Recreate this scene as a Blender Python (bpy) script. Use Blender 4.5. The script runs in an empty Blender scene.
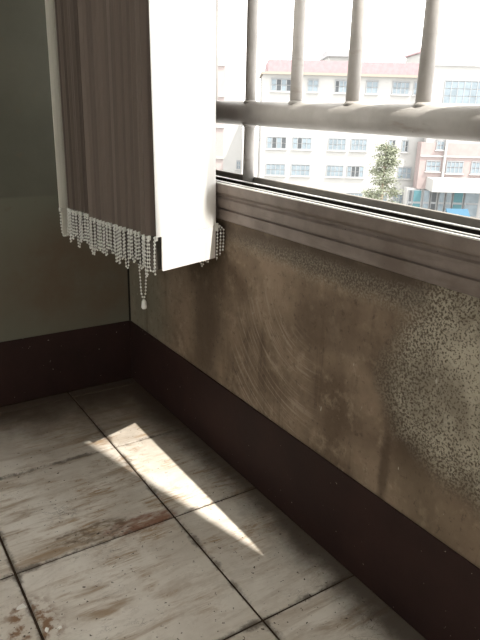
import bpy, bmesh, math, random
from mathutils import Vector, Matrix
random.seed(7)
SC = bpy.context.scene
COL = SC.collection

# ------------------------------------------------------------------ camera
CAM_LOC = Vector((-0.6529, -1.5540, 0.7557))
YAW, PITCH, ROLL, FPX = 0.5815, 0.3318, 0.0264, 623.36
fw = Vector((math.sin(YAW)*math.cos(PITCH), math.cos(YAW)*math.cos(PITCH), -math.sin(PITCH)))
r0 = Vector((math.cos(YAW), -math.sin(YAW), 0)); u0 = r0.cross(fw)
rt = r0*math.cos(ROLL)+u0*math.sin(ROLL); up = -r0*math.sin(ROLL)+u0*math.cos(ROLL)
cd = bpy.data.cameras.new('camera'); cam = bpy.data.objects.new('camera', cd); COL.objects.link(cam)
cam.matrix_world = Matrix(((rt.x, up.x, -fw.x, CAM_LOC.x), (rt.y, up.y, -fw.y, CAM_LOC.y), (rt.z, up.z, -fw.z, CAM_LOC.z), (0, 0, 0, 1)))
cd.sensor_fit = 'VERTICAL'; cd.sensor_height = 24.0; cd.lens = 24.0*FPX/640.0
cd.clip_start = 0.02; cd.clip_end = 600
SC.camera = cam

def ray(x, y): return (fw*FPX + rt*(x-240) - up*(y-320)).normalized()
def hit(x, y, axis, val):
    d = ray(x, y); return CAM_LOC + d*((val-CAM_LOC[axis])/d[axis])

# ------------------------------------------------------------------ light
SKY, SUN, EXPO = 3.3, 6.9, 0.0
SC.view_settings.view_transform = 'Standard'; SC.view_settings.look = 'None'
SC.view_settings.gamma = 1.0; SC.view_settings.use_curve_mapping = False
SC.view_settings.exposure = EXPO
w = bpy.data.worlds.new('hazy_sky'); SC.world = w; w.use_nodes = True
bg = w.node_tree.nodes['Background']; bg.inputs[0].default_value = (1.0, 0.98, 0.945, 1); bg.inputs[1].default_value = SKY
sl = bpy.data.lights.new('sun', 'SUN'); sl.energy = SUN; sl.angle = math.radians(0.6); sl.color = (1.0, 0.95, 0.86)
so = bpy.data.objects.new('sun', sl); COL.objects.link(so)
SUN_DIR = Vector((-0.135, 0.544, -1.0)).normalized()
so.rotation_euler = SUN_DIR.to_track_quat('-Z', 'Y').to_euler(); so.location = (2, -6, 10)

# ------------------------------------------------------------------ helpers
def tag(o, label=None, cat=None, group=None, kind=None):
    if label: o['label'] = label
    if cat: o['category'] = cat
    if group: o['group'] = group
    if kind: o['kind'] = kind
    return o
def empty(name, loc, rz=0):
    o = bpy.data.objects.new(name, None); COL.objects.link(o); o.location = loc; o.rotation_euler = (0, 0, rz)
    o.empty_display_size = 0.05
    return o
def obj(name, bm, m, parent=None, loc=None, rz=None, smooth=False, bevel=0, seg=2):
    if isinstance(bm, bpy.types.Mesh): me = bm
    else:
        bmesh.ops.recalc_face_normals(bm, faces=bm.faces)
        me = bpy.data.meshes.new(name); bm.to_mesh(me); bm.free()
        if m: me.materials.append(m)
        if smooth:
            for p in me.polygons: p.use_smooth = True
    o = bpy.data.objects.new(name, me); COL.objects.link(o)
    if parent: o.parent = parent
    if loc is not None: o.location = loc
    if rz is not None: o.rotation_euler = (0, 0, rz)
    if bevel:
        b = o.modifiers.new('bevel', 'BEVEL'); b.width = bevel; b.segments = seg; b.limit_method = 'ANGLE'
    return o
def box(bm, x0, x1, y0, y1, z0, z1):
    vs = [bm.verts.new((x, y, z)) for z in (z0, z1) for y in (y0, y1) for x in (x0, x1)]
    for f in ((0, 1, 3, 2), (4, 5, 7, 6), (0, 1, 5, 4), (2, 3, 7, 6), (0, 2, 6, 4), (1, 3, 7, 5)):
        bm.faces.new([vs[i] for i in f])
    return bm
def B(*a): return box(bmesh.new(), *a)
def tube(bm, pts, rad, n=12, cap=True):
    pts = [Vector(p) for p in pts]; rings = []
    rads = rad if isinstance(rad, (list, tuple)) else [rad]*len(pts)
    for i, p in enumerate(pts):
        a = pts[max(i-1, 0)]; b = pts[min(i+1, len(pts)-1)]
        t = (b-a).normalized()
        ref = Vector((0, 0, 1)) if abs(t.z) < 0.9 else Vector((1, 0, 0))
        s = t.cross(ref).normalized(); q = s.cross(t)
        rings.append([bm.verts.new(p+(s*math.cos(2*math.pi*k/n)+q*math.sin(2*math.pi*k/n))*rads[i]) for k in range(n)])
    for i in range(len(rings)-1):
        for k in range(n):
            bm.faces.new((rings[i][k], rings[i][(k+1) % n], rings[i+1][(k+1) % n], rings[i+1][k]))
    if cap:
        bm.faces.new(rings[0][::-1]); bm.faces.new(rings[-1])
    return bm
def prism(bm, prof, y0, y1):      # profile in x,z extruded along y
    a = [bm.verts.new((x, y0, z)) for x, z in prof]; b = [bm.verts.new((x, y1, z)) for x, z in prof]
    n = len(prof)
    for i in range(n): bm.faces.new((a[i], a[(i+1) % n], b[(i+1) % n], b[i]))
    bm.faces.new(a); bm.faces.new(b[::-1])
    return bm

# ------------------------------------------------------------------ node material builder
class NM:
    def __init__(s, name, rough=0.6, spec=0.3):
        s.m = bpy.data.materials.new(name); s.m.use_nodes = True; s.nt = s.m.node_tree
        s.p = s.nt.nodes['Principled BSDF']; s.out = s.nt.nodes['Material Output']
        s.p.inputs['Roughness'].default_value = rough; s.p.inputs['Specular IOR Level'].default_value = spec
        s.pos = s.nt.nodes.new('ShaderNodeNewGeometry').outputs['Position']
    def n(s, t, **k):
        o = s.nt.nodes.new(t)
        for a, v in k.items(): setattr(o, a, v)
        return o
    def put(s, sock, v):
        if hasattr(v, 'is_linked') or isinstance(v, bpy.types.NodeSocket): s.nt.links.new(v, sock)
        else: sock.default_value = v
    def mapping(s, vec=None, scale=(1, 1, 1), loc=(0, 0, 0), rot=(0, 0, 0)):
        m = s.n('ShaderNodeMapping'); s.put(m.inputs[0], vec or s.pos)
        m.inputs['Location'].default_value = loc; m.inputs['Rotation'].default_value = rot; m.inputs['Scale'].default_value = scale
        return m.outputs[0]
    def noise(s, vec=None, scale=5, detail=6, rough=0.6, dist=0.0):
        t = s.n('ShaderNodeTexNoise'); s.put(t.inputs['Vector'], vec or s.pos)
        t.inputs['Scale'].default_value = scale; t.inputs['Detail'].default_value = detail
        t.inputs['Roughness'].default_value = rough; t.inputs['Distortion'].default_value = dist
        return t.outputs['Fac']
    def voro(s, vec=None, scale=20, feature='F1'):
        t = s.n('ShaderNodeTexVoronoi', feature=feature); s.put(t.inputs['Vector'], vec or s.pos); t.inputs['Scale'].default_value = scale
        return t.outputs['Distance']
    def step(s, v, a, b, lo=0.0, hi=1.0):
        t = s.n('ShaderNodeMapRange', interpolation_type='SMOOTHSTEP'); s.put(t.inputs[0], v)
        t.inputs[1].default_value = a; t.inputs[2].default_value = b; t.inputs[3].default_value = lo; t.inputs[4].default_value = hi
        return t.outputs[0]
    def math(s, op, a, b=0.0):
        t = s.n('ShaderNodeMath', operation=op); s.put(t.inputs[0], a); s.put(t.inputs[1], b); return t.outputs[0]
    def mix(s, f, a, b):
        t = s.n('ShaderNodeMix', data_type='RGBA'); s.put(t.inputs['Factor'], f)
        A = [i for i in t.inputs if i.name == 'A' and i.type == 'RGBA'][0]; Bb = [i for i in t.inputs if i.name == 'B' and i.type == 'RGBA'][0]
        for k, v in ((A, a), (Bb, b)):
            if isinstance(v, tuple): k.default_value = (*v, 1)
            else: s.nt.links.new(v, k)
        return [o for o in t.outputs if o.type == 'RGBA'][0]
    def ell(s, c, rad, wob=0.0, ns=6.0, rotx=0.0):   # soft noisy ellipsoid mask distance (1 at rim)
        d = s.n('ShaderNodeVectorMath', operation='SUBTRACT'); s.put(d.inputs[0], s.pos); d.inputs[1].default_value = c
        v = d.outputs[0]
        m = s.n('ShaderNodeMapping'); m.inputs['Rotation'].default_value = (rotx, 0, 0) if not isinstance(rotx, tuple) else rotx
        s.put(m.inputs[0], v)
        q = s.n('ShaderNodeVectorMath', operation='DIVIDE'); s.put(q.inputs[0], m.outputs[0]); q.inputs[1].default_value = rad
        l = s.n('ShaderNodeVectorMath', operation='LENGTH'); s.put(l.inputs[0], q.outputs[0])
        r = l.outputs['Value']
        if wob:
            nz = s.math('MULTIPLY', s.math('SUBTRACT', s.noise(scale=ns, detail=5), 0.5), wob)
            r = s.math('ADD', r, nz)
        return r
    def base(s, c):
        if isinstance(c, tuple): s.p.inputs['Base Color'].default_value = (*c, 1)
        else: s.nt.links.new(c, s.p.inputs['Base Color'])
        return s
    def bump(s, h, dist=0.002, strength=0.6):
        b = s.n('ShaderNodeBump'); b.inputs['Strength'].default_value = strength; b.inputs['Distance'].default_value = dist
        s.put(b.inputs['Height'], h); s.nt.links.new(b.outputs[0], s.p.inputs['Normal']); return s
    def rough(s, v): s.put(s.p.inputs['Roughness'], v); return s

def simple(name, c, rough=0.6, spec=0.3, metal=0.0, var=0.12, scale=20):
    m = NM(name, rough, spec); m.p.inputs['Metallic'].default_value = metal
    f = m.step(m.noise(scale=scale), 0.3, 0.7)
    m.base(m.mix(f, tuple(x*(1-var) for x in c), tuple(min(1, x*(1+var)) for x in c)))
    return m.m

# ---- window wall: soot-brown plaster, arc scratches, pale speckled patch
def mat_window_wall():
    m = NM('stained_plaster', 0.75, 0.25)
    n1 = m.noise(scale=5, detail=8, rough=0.62); n2 = m.noise(scale=22, detail=8, rough=0.7)
    base = m.mix(m.step(n1, 0.32, 0.68), (0.115, 0.080, 0.053), (0.275, 0.205, 0.145))
    base = m.mix(m.step(n2, 0.5, 0.72), base, (0.32, 0.25, 0.18))
    # the cleaner pale green paint towards the corner
    cl = m.ell((0, 0.0, 0.30), (1, 0.30, 0.30), 0.9, 6)
    base = m.mix(m.step(cl, 1.1, 0.5, 0, 0.65), base, (0.210, 0.202, 0.151))
    # scratches: stretched noise following an arc
    tx = m.n('ShaderNodeSeparateXYZ'); m.put(tx.inputs[0], m.pos)
    (ay, az), (by, bz), (cy, cz) = [(q.y, q.z) for q in (hit(229, 300, 0, 0), hit(260, 388, 0, 0), hit(314, 446, 0, 0))]
    D = 2*(ay*(bz-cz)+by*(cz-az)+cy*(az-bz))       # centre of the circular scrub marks
    oy = ((ay*ay+az*az)*(bz-cz)+(by*by+bz*bz)*(cz-az)+(cy*cy+cz*cz)*(az-bz))/D
    oz = ((ay*ay+az*az)*(cy-by)+(by*by+bz*bz)*(ay-cy)+(cy*cy+cz*cz)*(by-ay))/D
    dy = m.math('SUBTRACT', tx.outputs[1], oy); dz = m.math('SUBTRACT', tx.outputs[2], oz)
    rr = m.math('SQRT', m.math('ADD', m.math('MULTIPLY', dy, dy), m.math('MULTIPLY', dz, dz)))
    an = m.math('ARCTAN2', dz, dy)
    cb = m.n('ShaderNodeCombineXYZ'); m.put(cb.inputs[0], m.math('MULTIPLY', rr, 200.0)); m.put(cb.inputs[1], m.math('MULTIPLY', an, 1.6))
    sn = m.noise(cb.outputs[0], scale=1.0, detail=4, rough=0.6)
    p = hit(268, 375, 0, 0)
    sm = m.step(m.ell(tuple(p), (1, 0.15, 0.17), 0.8, 7), 1.15, 0.5)
    base = m.mix(m.math('MULTIPLY', m.step(sn, 0.50, 0.64, 0, 0.8), sm), base, (0.353, 0.286, 0.218))
    # vertical drip streaks
    ds = m.noise(m.mapping(scale=(1, 30, 2.4)), scale=1.0, detail=6)
    base = m.mix(m.step(ds, 0.54, 0.74, 0, 0.65), base, (0.088, 0.059, 0.038))
    def blot(px, py, rad, f, col, w=1.0, ns=9, rot=0.0):
        nonlocal base
        base = m.mix(m.step(m.ell(tuple(hit(px, py, 0, 0)), rad, w, ns, rot), 1.2, 0.35, 0, f), base, col)
    blot(402, 415, (1, 0.05, 0.15), 0.85, (0.071, 0.049, 0.032), 1.1, 12, 0.5)
    blot(384, 470, (1, 0.014, 0.09), 0.8, (0.076, 0.052, 0.034), 0.9, 20)
    blot(205, 320, (1, 0.075, 0.22), 0.8, (0.084, 0.060, 0.040), 1.2, 9)
    blot(330, 330, (1, 0.12, 0.06), 0.5, (0.101, 0.071, 0.049), 1.2, 9)
    blot(330, 264, (1, 0.60, 0.030), 0.75, (0.071, 0.055, 0.042), 1.0, 12)
    blot(430, 505, (1, 0.10, 0.06), 0.35, (0.27, 0.21, 0.145), 1.2, 10)
    # pale dusty rim below the sill
    rim = m.step(m.ell(tuple(hit(360, 285, 0, 0)), (1, 0.45, 0.026), 0.9, 10), 1.2, 0.4)
    base = m.mix(m.math('MULTIPLY', rim, m.step(m.noise(scale=260, detail=4, rough=0.75), 0.44, 0.60, 0, 0.5)), base, (0.353, 0.319, 0.252))
    # fine pits and grime
    base = m.mix(m.step(m.noise(scale=75, detail=6, rough=0.75), 0.54, 0.66, 0, 0.55), base, (0.071, 0.050, 0.035))
    # pale speckled patch
    p = hit(505, 400, 0, 0)
    pm = m.ell(tuple(p), (1, 0.205, 0.165), 0.5, 6, 0.45)
    pmask = m.step(pm, 1.12, 0.8)
    sp2 = m.noise(scale=250, detail=4, rough=0.75); sp = m.voro(scale=300)
    thr = m.step(pm, 1.05, 0.25, 0.525, 0.455)
    speck = m.step(m.math('SUBTRACT', m.math('ADD', m.math('MULTIPLY', sp2, 0.85), m.math('MULTIPLY', sp, 0.2)), thr), -0.03, 0.03)
    pcol = m.mix(speck, (0.109, 0.084, 0.059), m.mix(m.step(m.noise(scale=14, detail=6), 0.35, 0.65), (0.235, 0.205, 0.155), (0.43, 0.39, 0.305)))
    base = m.mix(pmask, base, pcol)
    # small chips
    chips = m.step(m.noise(m.mapping(scale=(1, 1, 0.45)), scale=70, detail=2), 0.73, 0.77)
    base = m.mix(chips, base, (0.420, 0.386, 0.319))
    m.base(base)
    h = m.math('ADD', m.math('MULTIPLY', m.noise(scale=60, detail=6), 0.5), m.math('MULTIPLY', speck, m.math('MULTIPLY', pmask, 0.8)))
    m.bump(h, 0.003, 0.6)
    return m.m
def mat_side_wall():
    m = NM('green_grey_plaster', 0.65, 0.3)
    n1 = m.noise(scale=4, detail=7)
    base = m.mix(m.step(n1, 0.3, 0.7), (0.098, 0.098, 0.077), (0.13, 0.127, 0.100))
    sx = m.n('ShaderNodeSeparateXYZ'); m.put(sx.inputs[0], m.pos); zl = hit(25, 197, 1, 0).z
    base = m.mix(m.step(sx.outputs[2], zl+0.004, zl-0.004), base, (0.142, 0.140, 0.109))
    st = m.noise(scale=9, detail=8, rough=0.7)
    p = hit(80, 275, 1, 0)
    mk = m.step(m.ell(tuple(p), (0.26, 1, 0.17), 0.8, 6), 1.25, 0.3)
    base = m.mix(m.math('MULTIPLY', mk, m.step(st, 0.3, 0.62, 0.45, 0.95)), base, (0.125, 0.092, 0.062))
    base = m.mix(m.step(m.noise(scale=28, detail=4), 0.62, 0.72, 0, 0.5), base, (0.13, 0.11, 0.08))
    m.base(base); m.bump(m.noise(scale=50), 0.0015, 0.4)
    return m.m
def mat_tile():
    m = NM('worn_floor_tile', 0.5, 0.35)
    n1 = m.noise(scale=6, detail=8, rough=0.65)
    base = m.mix(m.step(n1, 0.3, 0.7), (0.60, 0.545, 0.475), (0.80, 0.755, 0.685))
    # faint marbling
    v = m.noise(m.mapping(scale=(5, 13, 1), rot=(0, 0, -0.35)), scale=1, detail=8, rough=0.65, dist=1.2)
    base = m.mix(m.step(m.math('ABSOLUTE', m.math('SUBTRACT', v, 0.5)), 0.03, 0.0, 0, 0.15), base, (0.30, 0.23, 0.16))
    # mop smears
    sm = m.noise(m.mapping(scale=(4.5, 30, 1), rot=(0, 0, -0.45)), scale=1.0, detail=7, rough=0.65, dist=0.4)
    base = m.mix(m.math('MULTIPLY', m.step(sm, 0.48, 0.66, 0, 0.9), m.step(m.noise(scale=3.0, detail=4), 0.38, 0.60, 0.12, 1.0)), base, (0.29, 0.19, 0.105))
    # fine scrub streaks
    fs = m.noise(m.mapping(scale=(9, 60, 1), rot=(0, 0, -0.42)), scale=1.0, detail=8, rough=0.75, dist=1.6)
    fm = m.step(m.ell((-0.16, -0.50, 0), (0.42, 0.40, 1), 1.0, 5), 1.3, 0.4, 0.0, 0.9)
    fm = m.math('MULTIPLY', fm, m.step(m.noise(scale=11, detail=5, rough=0.65), 0.42, 0.62))
    base = m.mix(m.math('MULTIPLY', m.step(fs, 0.45, 0.62), fm), base, (0.33, 0.205, 0.10))
    # worn dirt plus corner shade put into the colour, nearer the walls
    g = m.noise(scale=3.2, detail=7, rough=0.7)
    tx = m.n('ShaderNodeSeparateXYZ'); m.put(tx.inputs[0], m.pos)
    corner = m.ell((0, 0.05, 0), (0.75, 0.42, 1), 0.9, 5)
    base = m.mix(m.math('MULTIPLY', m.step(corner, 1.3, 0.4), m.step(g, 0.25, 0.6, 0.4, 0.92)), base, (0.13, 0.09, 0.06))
    # grime with painted-in shade along the walls, plain grime beside the joints
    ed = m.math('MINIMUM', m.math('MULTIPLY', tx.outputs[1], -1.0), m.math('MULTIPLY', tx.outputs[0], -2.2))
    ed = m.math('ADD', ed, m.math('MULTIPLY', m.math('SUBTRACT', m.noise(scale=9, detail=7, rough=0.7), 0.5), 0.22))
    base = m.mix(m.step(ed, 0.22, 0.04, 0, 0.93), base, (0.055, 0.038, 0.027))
    jd = []
    for k, off in ((0, 0.192), (1, 0.04)):
        fr = m.math('FRACT', m.math('ADD', m.math('DIVIDE', m.math('ADD', tx.outputs[k], off), 0.3), 20.5))
        jd.append(m.math('MULTIPLY', m.math('ABSOLUTE', m.math('SUBTRACT', fr, 0.5)), 0.3))
    jm = m.math('ADD', m.math('MINIMUM', jd[0], jd[1]), m.math('MULTIPLY', m.math('SUBTRACT', m.noise(scale=16, detail=8, rough=0.75), 0.46), 0.05))
    base = m.mix(m.step(jm, 0.010, 0.0, 0, 0.75), base, (0.06, 0.041, 0.028))
    # rust stain beside the joint
    p = hit(140, 523, 2, 0)
    rs = m.math('MULTIPLY', m.step(m.ell(tuple(p), (0.085, 0.026, 1), 0.8, 40, (0, 0, 0.06)), 1.0, 0.7), m.step(m.noise(m.mapping(scale=(25, 70, 1)), scale=1, detail=7, rough=0.7), 0.36, 0.58, 0.25, 1.0))
    base = m.mix(m.math('MULTIPLY', rs, 0.85), base, (0.23, 0.085, 0.04))
    p = hit(95, 532, 2, 0)
    rs = m.math('MULTIPLY', m.step(m.ell(tuple(p), (0.09, 0.03, 1), 0.9, 40, (0, 0, 0.06)), 1.1, 0.6), m.step(m.noise(m.mapping(scale=(25, 70, 1)), scale=1.3, detail=7, rough=0.7), 0.4, 0.6))
    base = m.mix(m.math('MULTIPLY', rs, 0.85), base, (0.16, 0.11, 0.07))
    p = hit(30, 625, 2, 0)
    rs = m.step(m.ell(tuple(p), (0.055, 0.06, 1), 1.3, 22), 1.2, 0.4)
    base = m.mix(m.math('MULTIPLY', rs, m.step(m.noise(scale=55, detail=5), 0.45, 0.6)), base, (0.25, 0.15, 0.09))
    # grit
    gr = m.step(m.noise(scale=120, detail=2), 0.66, 0.71)
    gd = m.step(m.noise(scale=7, detail=3), 0.36, 0.55)
    base = m.mix(m.math('MULTIPLY', gr, gd), base, (0.07, 0.05, 0.035))
    cr = m.noise(m.mapping(scale=(9, 22, 1), rot=(0, 0, -0.3)), scale=1, detail=9, rough=0.75, dist=2.0)
    base = m.mix(m.math('MULTIPLY', m.step(m.math('ABSOLUTE', m.math('SUBTRACT', cr, 0.46)), 0.014, 0.002), m.step(g, 0.52, 0.62)), base, (0.10, 0.07, 0.05))
    m.base(base); m.rough(m.step(n1, 0.3, 0.7, 0.42, 0.62))
    m.bump(m.noise(scale=40, detail=6), 0.0008, 0.4)
    return m.m
def mat_paint(name, c1, c2, rough=0.5):
    m = NM(name, rough, 0.3)
    b = m.mix(m.step(m.noise(scale=7, detail=7), 0.3, 0.7), c1, c2)
    b = m.mix(m.step(m.noise(scale=130, detail=2), 0.74, 0.77), b, (0.3, 0.26, 0.22))
    m.base(b); m.bump(m.noise(scale=60), 0.001, 0.4)
    return m.m
def mat_sill():
    m = NM('dusty_painted_sill', 0.55, 0.3)
    b = m.mix(m.step(m.noise(scale=14, detail=7), 0.3, 0.7), (0.145, 0.114, 0.096), (0.235, 0.196, 0.172))
    b = m.mix(m.step(m.noise(m.mapping(scale=(40, 8, 60)), scale=1, detail=6), 0.55, 0.75, 0, 0.7), b, (0.14, 0.11, 0.09))
    b = m.mix(m.step(m.noise(scale=120, detail=2), 0.72, 0.76), b, (0.05, 0.04, 0.035))
    m.base(b); m.bump(m.noise(scale=80), 0.001, 0.4)
    return m.m
def mat_pipe():
    m = NM('scuffed_grey_paint', 0.5, 0.3)
    b = m.mix(m.step(m.noise(scale=12, detail=7), 0.3, 0.7), (0.36, 0.34, 0.32), (0.48, 0.46, 0.44))
    b = m.mix(m.step(m.noise(m.mapping(scale=(10, 10, 40)), scale=1, detail=6), 0.6, 0.72, 0, 0.5), b, (0.25, 0.20, 0.16))
    b = m.mix(m.step(m.noise(scale=38, detail=4), 0.70, 0.74), b, (0.09, 0.06, 0.045))
    m.base(b); m.bump(m.noise(scale=70), 0.001, 0.3)
    return m.m
def mat_vane(name, c, trans=0.35):
    m = NM(name, 0.85, 0.1)
    st = m.noise(m.mapping(scale=(260, 260, 1.2)), scale=1, detail=3)
    col = m.mix(m.step(st, 0.3, 0.7), tuple(x*0.955 for x in c), c)
    m.base(col)
    t = m.n('ShaderNodeBsdfTranslucent'); m.nt.links.new(col, t.inputs[0])
    mx = m.n('ShaderNodeMixShader'); mx.inputs[0].default_value = trans
    m.nt.links.new(m.p.outputs[0], mx.inputs[1]); m.nt.links.new(t.outputs[0], mx.inputs[2]); m.nt.links.new(mx.outputs[0], m.out.inputs[0])
    return m.m

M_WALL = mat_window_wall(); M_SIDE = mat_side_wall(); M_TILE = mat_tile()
M_GROUT = simple('dark_grout', (0.058, 0.041, 0.029), 0.9, 0.1, var=0.35, scale=30)
M_BASE = mat_paint('oxblood_skirting_paint', (0.018, 0.0072, 0.006), (0.030, 0.0125, 0.010), 0.7)
M_SILL = mat_sill(); M_PIPE = mat_pipe()
M_CEIL = simple('ceiling_paint', (0.62, 0.62, 0.58)); M_ROOM = simple('room_plaster', (0.58, 0.56, 0.50), 0.8)
M_ALU = simple('dull_aluminium', (0.42, 0.41, 0.38), 0.4, 0.4, 0.4); M_TRACK = simple('dark_track', (0.022, 0.019, 0.016), 0.8, 0.1)  # near-black track colour stands in for shade in the channels
M_LIP = simple('grey_track_lip', (0.22, 0.205, 0.18), 0.6)
M_BRIGHT = simple('bright_track_paint', (0.75, 0.74, 0.70), 0.35, 0.5)  # rib tops coloured pale as if sunlit; the headrail shares it
M_VANE = mat_vane('shaded_vane_fabric', (0.29, 0.236, 0.204)); M_VANE_W = mat_vane('white_vane_fabric', (0.96, 0.955, 0.935), 0.03)  # brown fabric carries the shade in its colour; white is the sunlit vane
M_VANES = [M_VANE, mat_vane('shaded_vane_fabric_light', (0.325, 0.268, 0.232)), mat_vane('shaded_vane_fabric_dark', (0.25, 0.202, 0.176))]  # lighter and darker versions of the shaded brown
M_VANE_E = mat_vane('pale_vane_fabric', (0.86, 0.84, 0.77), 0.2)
M_WEIGHT = simple('grey_plastic_weight', (0.11, 0.098, 0.085), 0.5); M_BEAD = simple('white_bead_plastic', (0.88, 0.88, 0.84), 0.25, 0.5, var=0.04)
M_CLIP = simple('clear_clip_plastic', (0.8, 0.8, 0.76), 0.3, 0.5, var=0.05)

# ------------------------------------------------------------------ room shell
RX, RY, CZ = -3.4, -4.0, 3.4            # far side, back, ceiling
TH = 0.10                               # window wall thickness
WY0, WY1, WZ0, WZ1 = -1.645, -0.07, 0.598, 3.15   # window opening
def S(name, bm, m, **k): return tag(obj(name, bm, m, **k), kind='structure')

floor = S('floor', B(RX, TH, RY, 0.12, -0.12, -0.0035), M_GROUT)
T, J = 0.30, 0.0042
xs = [0.0]; v = -0.192
while v > RX: xs.append(v); v -= T
xs.append(RX)
ys = [0.0]; v = -0.040
while v > RY: ys.append(v); v -= T
ys.append(RY)
tile_mesh = {}
for i in range(len(xs)-1):
    for j in range(len(ys)-1):
        wx = xs[i]-xs[i+1]-J; wy = ys[j]-ys[j+1]-J
        if wx < 0.01 or wy < 0.01: continue
        key = (round(wx, 4), round(wy, 4))
        if key not in tile_mesh:
            bm = bmesh.new(); hx, hy, e = wx/2, wy/2, 0.0016
            rings = []
            for x, y, z in ((hx, hy, -0.006), (hx, hy, -e), (hx-e, hy-e, 0.0)):
                rings.append([bm.verts.new((sx*x, sy*y, z)) for sx, sy in ((-1, -1), (1, -1), (1, 1), (-1, 1))])
            for a, b in zip(rings, rings[1:]):
                for k in range(4): bm.faces.new((a[k], a[(k+1) % 4], b[(k+1) % 4], b[k]))
            bm.faces.new(rings[-1])
            bmesh.ops.recalc_face_normals(bm, faces=bm.faces)
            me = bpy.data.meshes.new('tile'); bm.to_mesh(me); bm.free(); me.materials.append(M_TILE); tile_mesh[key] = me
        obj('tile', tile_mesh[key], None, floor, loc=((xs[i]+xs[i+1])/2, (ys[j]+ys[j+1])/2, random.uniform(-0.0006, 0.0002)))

W2 = (-3.75, -2.25)                      # unseen second window, added behind the camera to light the room
bm = bmesh.new()
box(bm, 0, TH, RY-0.1, 0.12, 0, WZ0); box(bm, 0, TH, RY-0.1, 0.12, WZ1, CZ)
box(bm, 0, TH, WY1, 0.12, WZ0, WZ1); box(bm, 0, TH, W2[1], WY0, WZ0, WZ1); box(bm, 0, TH, RY-0.1, W2[0], WZ0, WZ1)
S('wall_right', bm, M_WALL)
S('wall_left', B(RX-0.1, 0, 0, 0.12, 0, CZ), M_SIDE)
S('wall_back', B(RX-0.1, 0, RY-0.1, RY, 0, CZ), M_ROOM)
bm = bmesh.new()                         # opposite wall; its unseen window is added to brighten the room
box(bm, RX-0.1, RX, RY, 0, 0, 0.9); box(bm, RX-0.1, RX, RY, 0, 2.5, CZ)
for a, b in ((RY, -3.5), (-1.2, 0)): box(bm, RX-0.1, RX, a, b, 0.9, 2.5)
S('wall_far_side', bm, M_ROOM)
S('ceiling', B(RX-0.1, TH, RY-0.1, 0.12, CZ, CZ+0.12), M_CEIL)
HB = 0.176
S('baseboard_right', B(-0.004, 0, RY, 0, 0.0005, HB), M_BASE, bevel=0.0015)
S('baseboard_left', B(RX, -0.004, -0.004, 0, 0.0005, HB), M_BASE, bevel=0.0015)
# unseen slab added outside, shaped to block sun that slipped behind the blind
bm = bmesh.new(); pl = [(TH, 0.12), (TH, -1.11), (0.165, -1.16), (0.165, -1.41), (0.54, -1.41), (0.54, 0.12)]
lo = [bm.verts.new((x, y, 2.2)) for x, y in pl]; hi = [bm.verts.new((x, y, 2.27)) for x, y in pl]
for i in range(6): bm.faces.new((lo[i], lo[(i+1) % 6], hi[(i+1) % 6], hi[i]))
bm.faces.new(lo); bm.faces.new(hi[::-1])
S('trim_3', bm, M_ROOM)
# hairline crack in the corner
S('trim_1', B(-0.0045, 0.0, -0.002, 0, HB, CZ), M_TRACK)

# sill casing with moulded bands, one per window
def sill(y0, y1, n):
    prof = [(0.0, 0.541), (-0.011, 0.541), (-0.014, 0.5425), (-0.0135, 0.5465), (-0.0135, 0.561), (-0.0095, 0.5625), (-0.0095, 0.565),
            (-0.0165, 0.567), (-0.0165, 0.5825), (-0.0125, 0.5855), (-0.0135, 0.590), (-0.0205, 0.594), (-0.022, 0.597), (-0.022, 0.612), (-0.0195, 0.612), (-0.0195, 0.599), (0.0, 0.599)]
    return S('trim_%d' % n, prism(bmesh.new(), prof, y0, y1), M_SILL)
sill(W2[1]+0.02, -0.02, 2)

# window frame: sliding track with ribs, side and head frames
win = tag(empty('window_1', (0, 0, 0)), kind='structure')
def track(y0, y1, par):
    obj('track_base', B(-0.0195, TH, y0, y1, 0.599, 0.602), M_TRACK, par)
    for x, wd, z0, z, mt in ((-0.0222, 0.0040, 0.612, 0.6142, M_BRIGHT), (0.000, 0.0050, 0.602, 0.6125, M_BRIGHT), (0.043, 0.0075, 0.602, 0.6115, M_BRIGHT), (0.022, 0.003, 0.602, 0.607, M_TRACK)):
        if z-z0 > 0.004 and mt is M_BRIGHT:
            rb = obj('track_rib', B(x+0.0005, x+wd-0.0005, y0, y1, z0, z-0.0014), M_TRACK, par)  # dark body: shade between the ribs put into the colour
            obj('sunlit_cap', B(x, x+wd, y0, y1, z-0.0014, z), mt, rb)  # pale cap: sunlit rib top put into the colour
        else: obj('track_rib', B(x, x+wd, y0, y1, z0, z), mt, par)
    obj('outer_lip', B(0.084, 0.092, y0, y1, 0.602, 0.6165), M_LIP, par, bevel=0.001)
    for y in (y0, y1-0.03): obj('side_frame', B(0.004, 0.094, y, y+0.03, 0.616, WZ1), M_ALU, par, bevel=0.002)
    obj('head_frame', B(0.004, 0.094, y0+0.03, y1-0.03, WZ1-0.03, WZ1), M_ALU, par, bevel=0.002)
track(WY0-0.0, WY1, win)
win2 = tag(empty('added_window', (0, 0, 0)), kind='structure'); track(W2[0], W2[1], win2)  # frame of the window added for light

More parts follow.
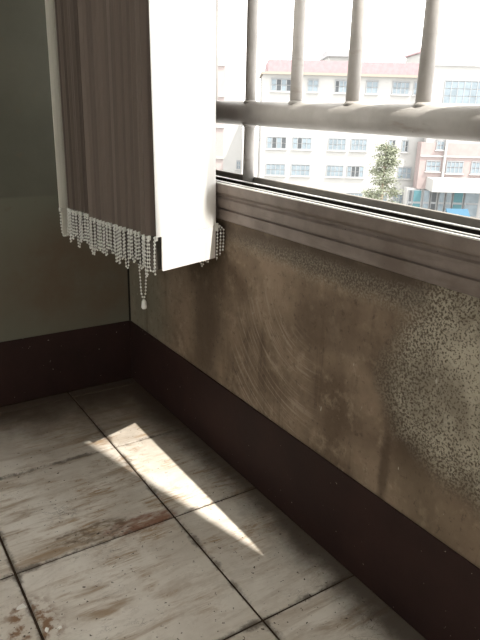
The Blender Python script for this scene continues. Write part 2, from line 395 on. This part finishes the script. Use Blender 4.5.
# ------------------------------------------------------------------ window guard
BX = 0.075; RZ = 0.7405
ybars = [hit(px, 98, 0, BX).y for px in (250.5, 296, 352.5, 423.5)]
sp = (ybars[3]-ybars[0])/3
guard = tag(empty('window_guard', (BX, -0.87, 0.604)), 'grey painted pipe window guard with thick horizontal rail and upright bars', 'window guard')
def gpart(name, bm, m=M_PIPE, **k):
    o = obj(name, bm, m, None, smooth=True, **k); o.parent = guard; o.matrix_parent_inverse = Matrix.Translation(-Vector(guard.location)); return o
gpart('rail', tube(bmesh.new(), [(BX, WY0, RZ), (BX, -1.0, RZ), (BX, WY1, RZ)], 0.0228, 28))
gpart('top_rail', tube(bmesh.new(), [(BX, WY0, 1.075), (BX, WY1, 1.075)], 0.014, 16))
yb = ybars[0]-sp*0; k = ybars[0]
allb = [ybars[0]+abs(sp)*1.0, ybars[0]+abs(sp)*2] + ybars
y = ybars[3]-abs(sp)
while y > WY0+0.05: allb.append(y); y -= abs(sp)
for y in allb:
    if y > WY1-0.05: continue
    b = gpart('bar', tube(bmesh.new(), [(BX, y, RZ+0.012), (BX, y+0.002, 1.075)], 0.0108, 16))
    c = gpart('weld_collar', tube(bmesh.new(), [(BX, y, RZ+0.0195), (BX, y, RZ+0.0235), (BX, y, RZ+0.0255)], [0.0145, 0.0125, 0.0108], 16))
gpart('post', tube(bmesh.new(), [(BX, ybars[0], 0.602), (BX, ybars[0], RZ-0.01)], 0.0115, 16))
gpart('post', tube(bmesh.new(), [(BX, -1.5, 0.602), (BX, -1.5, RZ-0.01)], 0.0115, 16))
for y in (ybars[0], -1.5):
    gpart('weld_collar', tube(bmesh.new(), [(BX, y, RZ-0.0265), (BX, y, RZ-0.0235), (BX, y, RZ-0.0195)], [0.0115, 0.0135, 0.0155], 16))

# ------------------------------------------------------------------ vertical blind, drawn to the corner
ZB, ZW, ZTOP, WV = 0.465, 0.533, 2.95, 0.1535     # bottom of weights, top of weights, top of vanes, width
NEAR = Vector((-0.179, -0.555)); FAR = Vector((-0.231, -0.176)); ANG = math.atan2(0.049, 0.1455)
blind = tag(empty('vertical_blind', (-0.12, -0.36, ZB)), 'long vertical blind gathered at the corner, brown in shade with one sunlit white vane', 'blind')
def bpart(name, bm, m, parent=None, **k):
    o = obj(name, bm, m, None, **k)
    o.parent = parent or blind; o.matrix_parent_inverse = (parent.matrix_world if parent else Matrix.Translation(blind.location)).inverted(); return o
bpart('headrail', B(-0.175, -0.075, WY0, -0.03, ZTOP+0.02, ZTOP+0.07), M_BRIGHT, bevel=0.003)
def sheet(wd, z0, z1, th, curve, n=20, taper=0.0, rows=1, hook=0.0):
    bm = bmesh.new(); fr = []
    for zz in ((z0, taper), (z0+taper, 0.0), (z1, 0.0)) if taper else [(z0+(z1-z0)*k/rows, 0) for k in range(rows+1)]:
        z, tp = zz; row = []
        for s in (1, -1):
            rng = range(n+1) if s == 1 else range(n, -1, -1)
            for i in rng:
                u = i/n; x = tp+u*(wd-2*tp); yy = curve*4*u*(1-u)+hook*max(0.0, 1-u/0.12)**1.6
                row.append(bm.verts.new((x, yy+s*th/2, z)))
        fr.append(row)
    L = len(fr[0])
    for a, b in zip(fr, fr[1:]):
        for i in range(L): bm.faces.new((a[i], a[(i+1) % L], b[(i+1) % L], b[i]))
    bm.faces.new(fr[0]); bm.faces.new(fr[-1][::-1])
    return bm
def bead(bm, p, r):
    m = bmesh.ops.create_icosphere(bm, subdivisions=1, radius=r, matrix=Matrix.Translation(p))
def chain(pts, r=0.0022, step=0.0068):
    bm = bmesh.new()
    d = 0.0; last = None; acc = 0.0
    dense = []
    for a, b in zip(pts, pts[1:]):
        n = max(1, int((b-a).length/0.0004))
        for i in range(n): dense.append(a.lerp(b, i/n))
    dense.append(pts[-1]); acc = step
    for a, b in zip(dense, dense[1:]):
        acc += (b-a).length
        if acc >= step: bead(bm, b, r*random.uniform(0.92, 1.06)); acc = 0.0
    tube(bm, pts, 0.0005, 4)
    for f in bm.faces: f.smooth = True
    return bm
NV = 30
vanes = []
for i in range(NV):
    t = i/(NV-1)
    if i == NV-1: e = FAR.copy(); a = ANG+0.10
    else:
        e = NEAR.lerp(FAR, t)
        if i: e += Vector((random.uniform(-0.0015, 0.0015)-0.005*(i < 3), random.uniform(-0.002, 0.002)))
        a = ANG + (0 if i == 0 else random.uniform(-0.008, 0.012)-0.012*min(i, 12))
        if 19 <= i: a += 0.10; e += Vector((0.012, 0))
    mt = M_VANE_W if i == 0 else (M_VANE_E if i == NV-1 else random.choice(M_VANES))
    cv = 0.0 if i == 0 else random.uniform(-0.004, 0.001)
    Mx = Matrix.Translation((e.x, e.y, 0)) @ Matrix.Rotation(a, 4, 'Z')
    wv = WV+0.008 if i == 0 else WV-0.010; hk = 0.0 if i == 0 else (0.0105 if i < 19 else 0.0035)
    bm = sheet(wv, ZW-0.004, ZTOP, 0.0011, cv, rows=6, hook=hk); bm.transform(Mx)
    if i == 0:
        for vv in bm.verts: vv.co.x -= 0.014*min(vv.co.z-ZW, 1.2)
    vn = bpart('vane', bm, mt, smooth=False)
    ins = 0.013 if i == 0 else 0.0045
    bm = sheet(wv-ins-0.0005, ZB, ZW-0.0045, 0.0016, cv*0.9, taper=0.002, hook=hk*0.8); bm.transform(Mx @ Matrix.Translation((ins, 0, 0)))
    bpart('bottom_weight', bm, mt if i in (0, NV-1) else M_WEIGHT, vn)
    for s in (-0.003, wv-0.002):      # chain clips at both edges
        bm = B(s, s+0.005, -0.0022, 0.0022, ZW-0.010, ZW-0.002); bm.transform(Mx); bpart('chain_clip', bm, M_CLIP, vn)
    obj_top = B(WV/2-0.006, WV/2+0.006, -0.002, 0.002, ZTOP-0.004, ZTOP+0.022); obj_top.transform(Mx); bpart('hanger', obj_top, M_CLIP, vn)
    vanes.append((vn, Mx))
for i in range(NV-1):
    for s, dep in ((-0.003, random.uniform(0.050, 0.078)), (WV-0.008, random.uniform(0.055, 0.085))):
        a = vanes[i][1] @ Vector((s, 0.002, ZW-0.004)); b = vanes[i+1][1] @ Vector((s, -0.002, ZW-0.004))
        pts = []
        for k in range(25):
            u = k/24; q = a.lerp(b, 0.5-0.5*math.cos(math.pi*u)); q = q.copy(); q.z -= dep*(1-(2*u-1)**4)**0.9 if 0 < u < 1 else 0
            q.x += random.uniform(-0.0006, 0.0006); pts.append(q)
        bpart('bead_chain', chain(pts), M_BEAD, vanes[i][0])
# loose end of chain on the sunlit vane's window side and the long pull chain with its pendant
p0 = vanes[0][1] @ Vector((WV+0.0105, -0.002, ZW-0.001))
for k, (a, b, l) in enumerate(((0.0, 0.0, 0.072), (0.008, 0.001, 0.064), (0.016, 0.003, 0.055))):
    q = p0+Vector((a, b, 0)); pts = [p0, p0.lerp(q, 0.5)+Vector((0, 0, -0.004)), q+Vector((0.001, 0, -0.012)), q+Vector((0.001, 0, -0.035)), q+Vector((0.0, 0, -l))]
    bpart('bead_chain', chain(pts[0 if k else 2:]), M_BEAD, vanes[0][0])
bpart('chain_clip', B(p0.x-0.006, p0.x+0.002, p0.y-0.002, p0.y+0.002, p0.z-0.012, p0.z+0.003), M_CLIP, vanes[0][0])
p0 = vanes[0][1] @ Vector((-0.006, -0.003, ZW-0.008))
bpart('bead_chain', chain([p0, p0+Vector((-0.002, 0, -0.03)), p0+Vector((-0.001, 0, -0.062))]), M_BEAD, vanes[0][0])
d = ray(144, 303); c = None
for i in range(2, 19):                 # the gap between two vanes that the pendant's sight line passes just inside the room edge
    a = (vanes[i][1] @ Vector((0.03, 0, 0))).lerp(vanes[i+1][1] @ Vector((0.03, 0, 0)), 0.5)
    q = CAM_LOC + d*((a.y-CAM_LOC.y)/d.y)
    if c is None or abs(q.x-a.x) < best: best = abs(q.x-a.x); c = Vector((q.x, q.y, 0)); zp = q.z
pts = [c+Vector((-0.009, 0.0, ZTOP)), c+Vector((-0.009, 0, zp+0.09)), c+Vector((-0.005, 0, zp+0.02)), c+Vector((-0.001, 0, zp+0.006)), c+Vector((0.004, 0, zp+0.02)), c+Vector((0.008, 0.001, zp+0.09)), c+Vector((0.008, 0.001, ZTOP))]
pc = bpart('pull_chain', chain(pts), M_BEAD)
bpart('pendant', tube(bmesh.new(), [c+Vector((0, 0, zp+0.008)), c+Vector((0, 0, zp+0.003)), c+Vector((0, 0, zp-0.009)), c+Vector((0, 0, zp-0.012))], [0.002, 0.0045, 0.0058, 0.004], 12), M_CLIP, pc, smooth=True)

# ------------------------------------------------------------------ outside
FH = Vector((math.sin(YAW), math.cos(YAW), 0)); RH = Vector((math.cos(YAW), -math.sin(YAW), 0))
def uv(px, py, D):          # pixel -> metres along / above the camera on a facade D metres away
    d = ray(px, py); t = D/d.dot(FH); q = d*t
    return q.dot(RH), q.z+CAM_LOC.z
GZ = -11.6
def frame_at(name, D):
    o = empty(name, CAM_LOC+FH*D, -YAW); o.location.z = GZ; return o
# facade local axes: x along the facade, y away from the camera, z up from the ground
def fbox(par, name, D, x0, x1, z0, z1, y0, y1, m, parent=None):
    return obj(name, B(x0, x1, y0, y1, z0-GZ, z1-GZ), m, parent or par)
M_FW = simple('white_render', (0.43, 0.43, 0.425), 0.8, 0.1, var=0.03, scale=0.4); M_ROOFP = simple('pink_roof_tiles', (0.34, 0.245, 0.26), 0.8, 0.1, var=0.08, scale=3)  # exterior colours are kept pale to stand in for lens glare
M_CREAM = simple('cream_cornice', (0.33, 0.30, 0.26), 0.8, 0.1, var=0.04); M_WF = simple('pale_window_frame', (0.30, 0.315, 0.33), 0.6, 0.2, var=0.04)
M_PANE = simple('pale_blue_glass', (0.20, 0.245, 0.28), 0.25, 0.5, var=0.15, scale=1.2); M_DARK = simple('open_dark_pane', (0.08, 0.088, 0.096), 0.4, 0.3, var=0.2)
M_PINK = simple('pink_brick_render', (0.34, 0.285, 0.28), 0.85, 0.1, var=0.05, scale=2); M_TEAL = simple('teal_shop_door', (0.085, 0.19, 0.22), 0.5, 0.3, var=0.1)
M_BLUE = simple('blue_awning', (0.055, 0.13, 0.20), 0.6, 0.2, var=0.06); M_GREY = simple('pale_grey_roof', (0.36, 0.36, 0.375), 0.8, 0.1, var=0.04)
M_GROUND = simple('pale_concrete', (0.34, 0.34, 0.33), 0.9, 0.1, var=0.04, scale=0.3)
M_LEAF = simple('pale_green_leaves', (0.23, 0.25, 0.185), 0.7, 0.2, var=0.25, scale=2); M_TRUNK = simple('tree_bark', (0.33, 0.28, 0.22), 0.9, 0.1)
S('ground_outside', B(-60, 160, 5, 200, GZ-0.4, GZ), M_GROUND)

def window(par, D, px0, px1, z0, z1, cols, dark=(), rows=2, wall_y=0.0):
    x0 = uv(px0, 110, D)[0]; x1 = uv(px1, 110, D)[0]
    bm = bmesh.new(); fwid = 0.09
    box(bm, x0, x1, wall_y-0.10, wall_y+0.02, z0-GZ, z0-GZ+fwid); box(bm, x0, x1, wall_y-0.10, wall_y+0.02, z1-GZ-fwid, z1-GZ)
    for k in range(cols+1):
        xx = x0+(x1-x0-fwid)*k/cols; box(bm, xx, xx+fwid, wall_y-0.09, wall_y+0.02, z0-GZ+fwid, z1-GZ-fwid)
    zt = z0+(z1-z0)*0.66
    o = obj('window', bm, M_WF, par)
    for k in range(cols):
        a = x0+(x1-x0-fwid)*k/cols+fwid; b = x0+(x1-x0-fwid)*(k+1)/cols
        for r in range(rows):
            za = z0+fwid+(z1-z0-2*fwid)*r/rows; zb = z0+fwid+(z1-z0-2*fwid)*(r+1)/rows-0.07
            obj('pane', B(a, b, wall_y-0.06, wall_y-0.03, za-GZ, zb-GZ), M_DARK if k in dark else M_PANE, o)
    obj('window_ledge', B(x0-0.12, x1+0.12, wall_y-0.22, wall_y+0.0, z0-GZ-0.10, z0-GZ), M_FW, o)

DA = 70.0
bA = tag(frame_at('long_building', DA), 'long white building with a pink roof band and rows of small windows', 'building')
xa0 = uv(262, 110, DA)[0]; xa1 = uv(427, 110, DA)[0]
za = lambda py, px=340: uv(px, py, DA)[1]
fbox(bA, 'wall', DA, xa0, xa1+14, GZ, za(76), 0, 12, M_FW)
fbox(bA, 'cornice', DA, xa0-0.2, xa1, za(76), za(73.4), -0.5, 12.2, M_CREAM)
# sloping pink roof band
bm = bmesh.new(); xr0 = uv(266.5, 110, DA)[0]
a0, a1 = za(73.4)-GZ, za(61.3)-GZ
prof = [(-0.35, a0), (-0.30, a1), (11.2, a1), (12.2, a0)]
L = [bm.verts.new((xr0, y, z)) for y, z in prof]; R = [bm.verts.new((xa1-0.6, y, z)) for y, z in prof]
for i in range(4): bm.faces.new((L[i], L[(i+1) % 4], R[(i+1) % 4], R[i]))
bm.faces.new(L); bm.faces.new(R)
obj('roof', bm, M_ROOFP, bA)
H1 = (za(93), za(79.5)); H2 = (za(121), za(108)); H3 = (za(150.5), za(138)); H4 = (za(177), za(165)); H5 = (za(204), za(192))
for row, spec in ((H1, ((270, 290.5, 4, (1, 3)), (306, 317, 2, ()), (333, 350, 4, (0,)), (364, 376, 2, ()), (390, 407, 4, ()), (411, 420, 2, ()))),
                  (H2, ((270, 290.5, 4, ()), (306, 317, 2, ()), (333, 350, 4, ()), (364, 376, 2, ()), (390, 407, 4, ()))),
                  (H3, ((268, 288, 4, (1, 3)), (294, 313.5, 4, (1,)), (330.5, 348.5, 4, ()), (353.5, 370, 4, ()), (392, 399, 2, (1,)), (405.5, 412, 2, (1,)))),
                  (H4, ((268, 288, 4, ()), (294, 313.5, 4, ()), (330.5, 348, 4, ()), (351.5, 369, 4, (1, 2)), (404, 418, 3, ()))),
                  (H5, ((353, 370, 4, ()), (386, 396, 2, ()), (402, 412, 3, ())))):
    for px0, px1, c, dk in spec: window(bA, DA, px0, px1, row[0], row[1], c, dk)

DB = 68.4
bB = tag(frame_at('corner_building', DB), 'white and pink building with a wide glazed upper window and shops below', 'building')
zb = lambda py, px=455: uv(px, py, DB)[1]
xb = lambda px: uv(px, 110, DB)[0]
fbox(bB, 'upper_wall', DB, xb(430), xb(560), zb(143), zb(66), 0, 1.0, M_FW)
fbox(bB, 'parapet', DB, xb(428.5), xb(561), zb(66), zb(63), -0.25, 1.02, M_FW)
window(bB, DB, 441.5, 520, zb(104), zb(80), 12, (), 3)
fbox(bB, 'pink_wall', DB, xb(424), xb(560), zb(189), zb(143), -0.6, 1.0, M_PINK)
fbox(bB, 'pilaster', DB, xb(447.5), xb(449.5), zb(189), zb(118), -0.95, -0.6, M_FW)
fbox(bB, 'string_course', DB, xb(424), xb(560), zb(157), zb(155.5), -0.75, -0.6, M_FW)
window(bB, DB, 431, 445.5, zb(171.5), zb(160.5), 3, (), 2, -0.6)
window(bB, DB, 451.5, 469, zb(173), zb(160.5), 4, (), 2, -0.6)
window(bB, DB, 477, 494, zb(173), zb(160.5), 4, (), 2, -0.6)
window(bB, DB, 439, 447, zb(150), zb(140), 2, (), 2, -0.6)
fbox(bB, 'canopy', DB, xb(433), xb(560), zb(189), zb(177), -3.2, -0.6, M_FW)
fbox(bB, 'shop_wall', DB, xb(415), xb(560), GZ, zb(189), -0.4, 1.0, M_FW)
for a, b, mt in ((416.5, 420.5, M_DARK), (421, 430, M_TEAL), (432, 438.5, M_PANE), (440, 446, M_DARK), (448, 454, M_PANE), (455.5, 461.5, M_PANE), (463, 473.5, M_TEAL), (475, 490, M_PANE)):
    o = fbox(bB, 'shop_door', DB, xb(a), xb(b), GZ+0.1, zb(190), -0.62, -0.4, M_WF)
    h = zb(190)-GZ-0.1
    for k in range(3):
        fbox(bB, 'pane', DB, xb(a)+0.08, xb(b)-0.08, GZ+0.25+k*h/3, GZ+0.1+(k+1)*h/3-0.08, -0.68, -0.62, mt, o)
aw = tag(frame_at('shop_awning', DB-4.2), 'small bright blue awning in front of the shops', 'awning')
DW = DB-4.2
x0, x1 = uv(459, 110, DW)[0], uv(482, 110, DW)[0]; z0, z1 = uv(468, 216, DW)[1], uv(468, 209, DW)[1]
z0 = max(z0, GZ+0.55)
bm = bmesh.new(); V = [bm.verts.new(q) for q in ((x0, -1.2, z0-GZ), (x1, -1.2, z0-GZ), (x1, 0, z1-GZ), (x0, 0, z1-GZ), (x0, -1.2, z0-GZ-0.25), (x1, -1.2, z0-GZ-0.25), (x1, 0, z1-GZ-0.2), (x0, 0, z1-GZ-0.2))]
for f in ((0, 1, 2, 3), (4, 5, 6, 7), (0, 1, 5, 4), (1, 2, 6, 5), (2, 3, 7, 6), (3, 0, 4, 7)): bm.faces.new([V[i] for i in f])
obj('canopy_sheet', bm, M_BLUE, aw)
for xx in (x0+0.1, x1-0.1): 
    obj('post', tube(bmesh.new(), [(xx, -1.1, 0), (xx, -1.1, z0-GZ-0.2)], 0.05, 8), M_WF, aw); obj('post', tube(bmesh.new(), [(xx, -0.1, 0), (xx, -0.1, z1-GZ-0.2)], 0.05, 8), M_WF, aw)

DC = 78.0
bC = tag(frame_at('pink_building', DC), 'pale pink building at the left edge beside the white vane', 'building')
fbox(bC, 'wall', DC, uv(150, 110, DC)[0], uv(224, 110, DC)[0], GZ, uv(220, 58, DC)[1], 0, 12, simple('faint_pink_render', (0.40, 0.35, 0.345), 0.8, 0.1, var=0.03))
fbox(bC, 'side_wing', DC, uv(224, 110, DC)[0], uv(243, 110, DC)[0], GZ, uv(232, 84, DC)[1], 0.0, 12, M_FW)
zc = lambda py: uv(230, py, DC)[1]
for py in (64, 95, 126, 157): fbox(bC, 'string_course', DC, uv(150, 110, DC)[0], uv(224.5, 110, DC)[0], zc(py+2), zc(py), -0.2, 0, M_FW)
window(bC, DC, 237.5, 242, zc(169), zc(160), 2, (), 2, 0.0)
DD = 105.0
for nm, lab, cat, a, b, y0, y1, mt in (('rooftop_house', 'pale grey rooftop house far behind the pink roof', 'house', 326, 352, 70, 50, M_GREY),):
    o = tag(frame_at(nm, DD), lab, cat)
    xx0, xx1 = uv(a, 110, DD)[0], uv(b, 110, DD)[0]; zz1 = uv(a, y1, DD)[1]
    fbox(o, 'wall', DD, xx0, xx1, GZ, zz1-0.9, 0, 10, M_FW); fbox(o, 'flat_roof', DD, xx0-0.4, xx1+0.4, zz1-0.9, zz1, -0.5, 10.5, mt)
o = tag(frame_at('gabled_house', 98.0), 'distant house with a small red gable above the pink roof', 'house')
xx0, xx1 = uv(413, 110, 98)[0], uv(430, 110, 98)[0]; zz = uv(420, 52, 98)[1]-GZ; zt = uv(424, 45, 98)[1]-GZ
obj('wall', B(xx0+0.3, xx1-0.3, 0.3, 9, 0, zz), M_FW, o)
bm = bmesh.new(); xm = (xx0+xx1)/2
for y in (0.0, 9.3):
    pass
P = [[bm.verts.new((x, y, z)) for x, z in ((xx0, zz-0.15), (xx1, zz-0.15), (xx1, zz), (xm, zt), (xx0, zz))] for y in (0.0, 9.3)]
for i in range(5): bm.faces.new((P[0][i], P[0][(i+1) % 5], P[1][(i+1) % 5], P[1][i]))
bm.faces.new(P[0]); bm.faces.new(P[1][::-1]); obj('gable_roof', bm, M_ROOFP, o)

# tree in front of the long building
DT = 52.0
tx, _ = uv(386, 150, DT); ttop = uv(386, 143, DT)[1]
tr = tag(frame_at('courtyard_tree', DT), 'slender pale green tree in front of the long white building', 'tree')
th = ttop-GZ
obj('trunk', tube(bmesh.new(), [(tx, 0, 0), (tx+0.05, 0, th*0.45), (tx, 0.05, th*0.75), (tx, 0, th*0.97)], [0.16, 0.12, 0.07, 0.02], 8), M_TRUNK, tr, smooth=True)
rs = random.Random(3); bmb = bmesh.new(); bml = bmesh.new()
for k in range(46):
    h = th*rs.uniform(0.42, 0.97); sp_ = (th-h)/th
    reach = 0.45+sp_*2.7*rs.uniform(0.45, 1.0); an = rs.uniform(0, 6.28)
    tip = Vector((tx+math.cos(an)*min(reach, 1.7), math.sin(an)*min(reach, 1.7), h+rs.uniform(-0.1, 0.5)))
    if h < th*0.9: tube(bmb, [(tx, 0, h-0.2), tip], [0.03, 0.008], 5)
    for q in range(120):
        c0 = tip.lerp(Vector((tx, 0, h)), rs.uniform(0, 0.55))+Vector((rs.gauss(0, 0.26), rs.gauss(0, 0.26), rs.gauss(0, 0.16)))
        d1 = Vector((rs.uniform(-1, 1), rs.uniform(-1, 1), rs.uniform(-0.6, 0.6))).normalized()*rs.uniform(0.07, 0.13); d2 = d1.cross(Vector((rs.uniform(-1, 1), rs.uniform(-1, 1), rs.uniform(-1, 1)))).normalized()*0.05
        vs = [bml.verts.new(c0+z) for z in (-d1, d2, d1, -d2)]; bml.faces.new(vs)
obj('branches', bmb, M_TRUNK, tr); tag(obj('foliage', bml, M_LEAF, tr), kind='stuff')

# plaster flakes fallen on the floor tiles
M_FLAKE = simple('white_plaster_flake', (0.85, 0.83, 0.78), 0.8, 0.1)
for (px, py, size, lab) in ((22, 607, 0.0085, 'largest white plaster flake on the floor, left of the tile joint'), (47, 630, 0.006, 'angular white plaster flake lying just right of the tile joint'), (60, 628, 0.004, 'tiny white plaster crumb furthest right of the fallen flakes')):
    c = hit(px, py, 2, 0.0); rr = random.Random(px); bm = bmesh.new(); n = 9
    rad = [size*rr.uniform(0.55, 1.15) for _ in range(n)]
    ring = lambda z, k: [bm.verts.new((rad[i]*k*math.cos(2*math.pi*i/n), rad[i]*k*math.sin(2*math.pi*i/n)*0.7, z+rr.uniform(-0.0003, 0.0003)*(z > 0))) for i in range(n)]
    a, b = ring(0.0, 1.0), ring(0.0022, 0.82)
    for i in range(n): bm.faces.new((a[i], a[(i+1) % n], b[(i+1) % n], b[i]))
    bm.faces.new(a[::-1]); bm.faces.new(b)
    tag(obj('plaster_flake', bm, M_FLAKE, loc=(c.x, c.y, 0.0), rz=rr.uniform(0, 6)), lab, 'flake', 'plaster flakes on the floor')
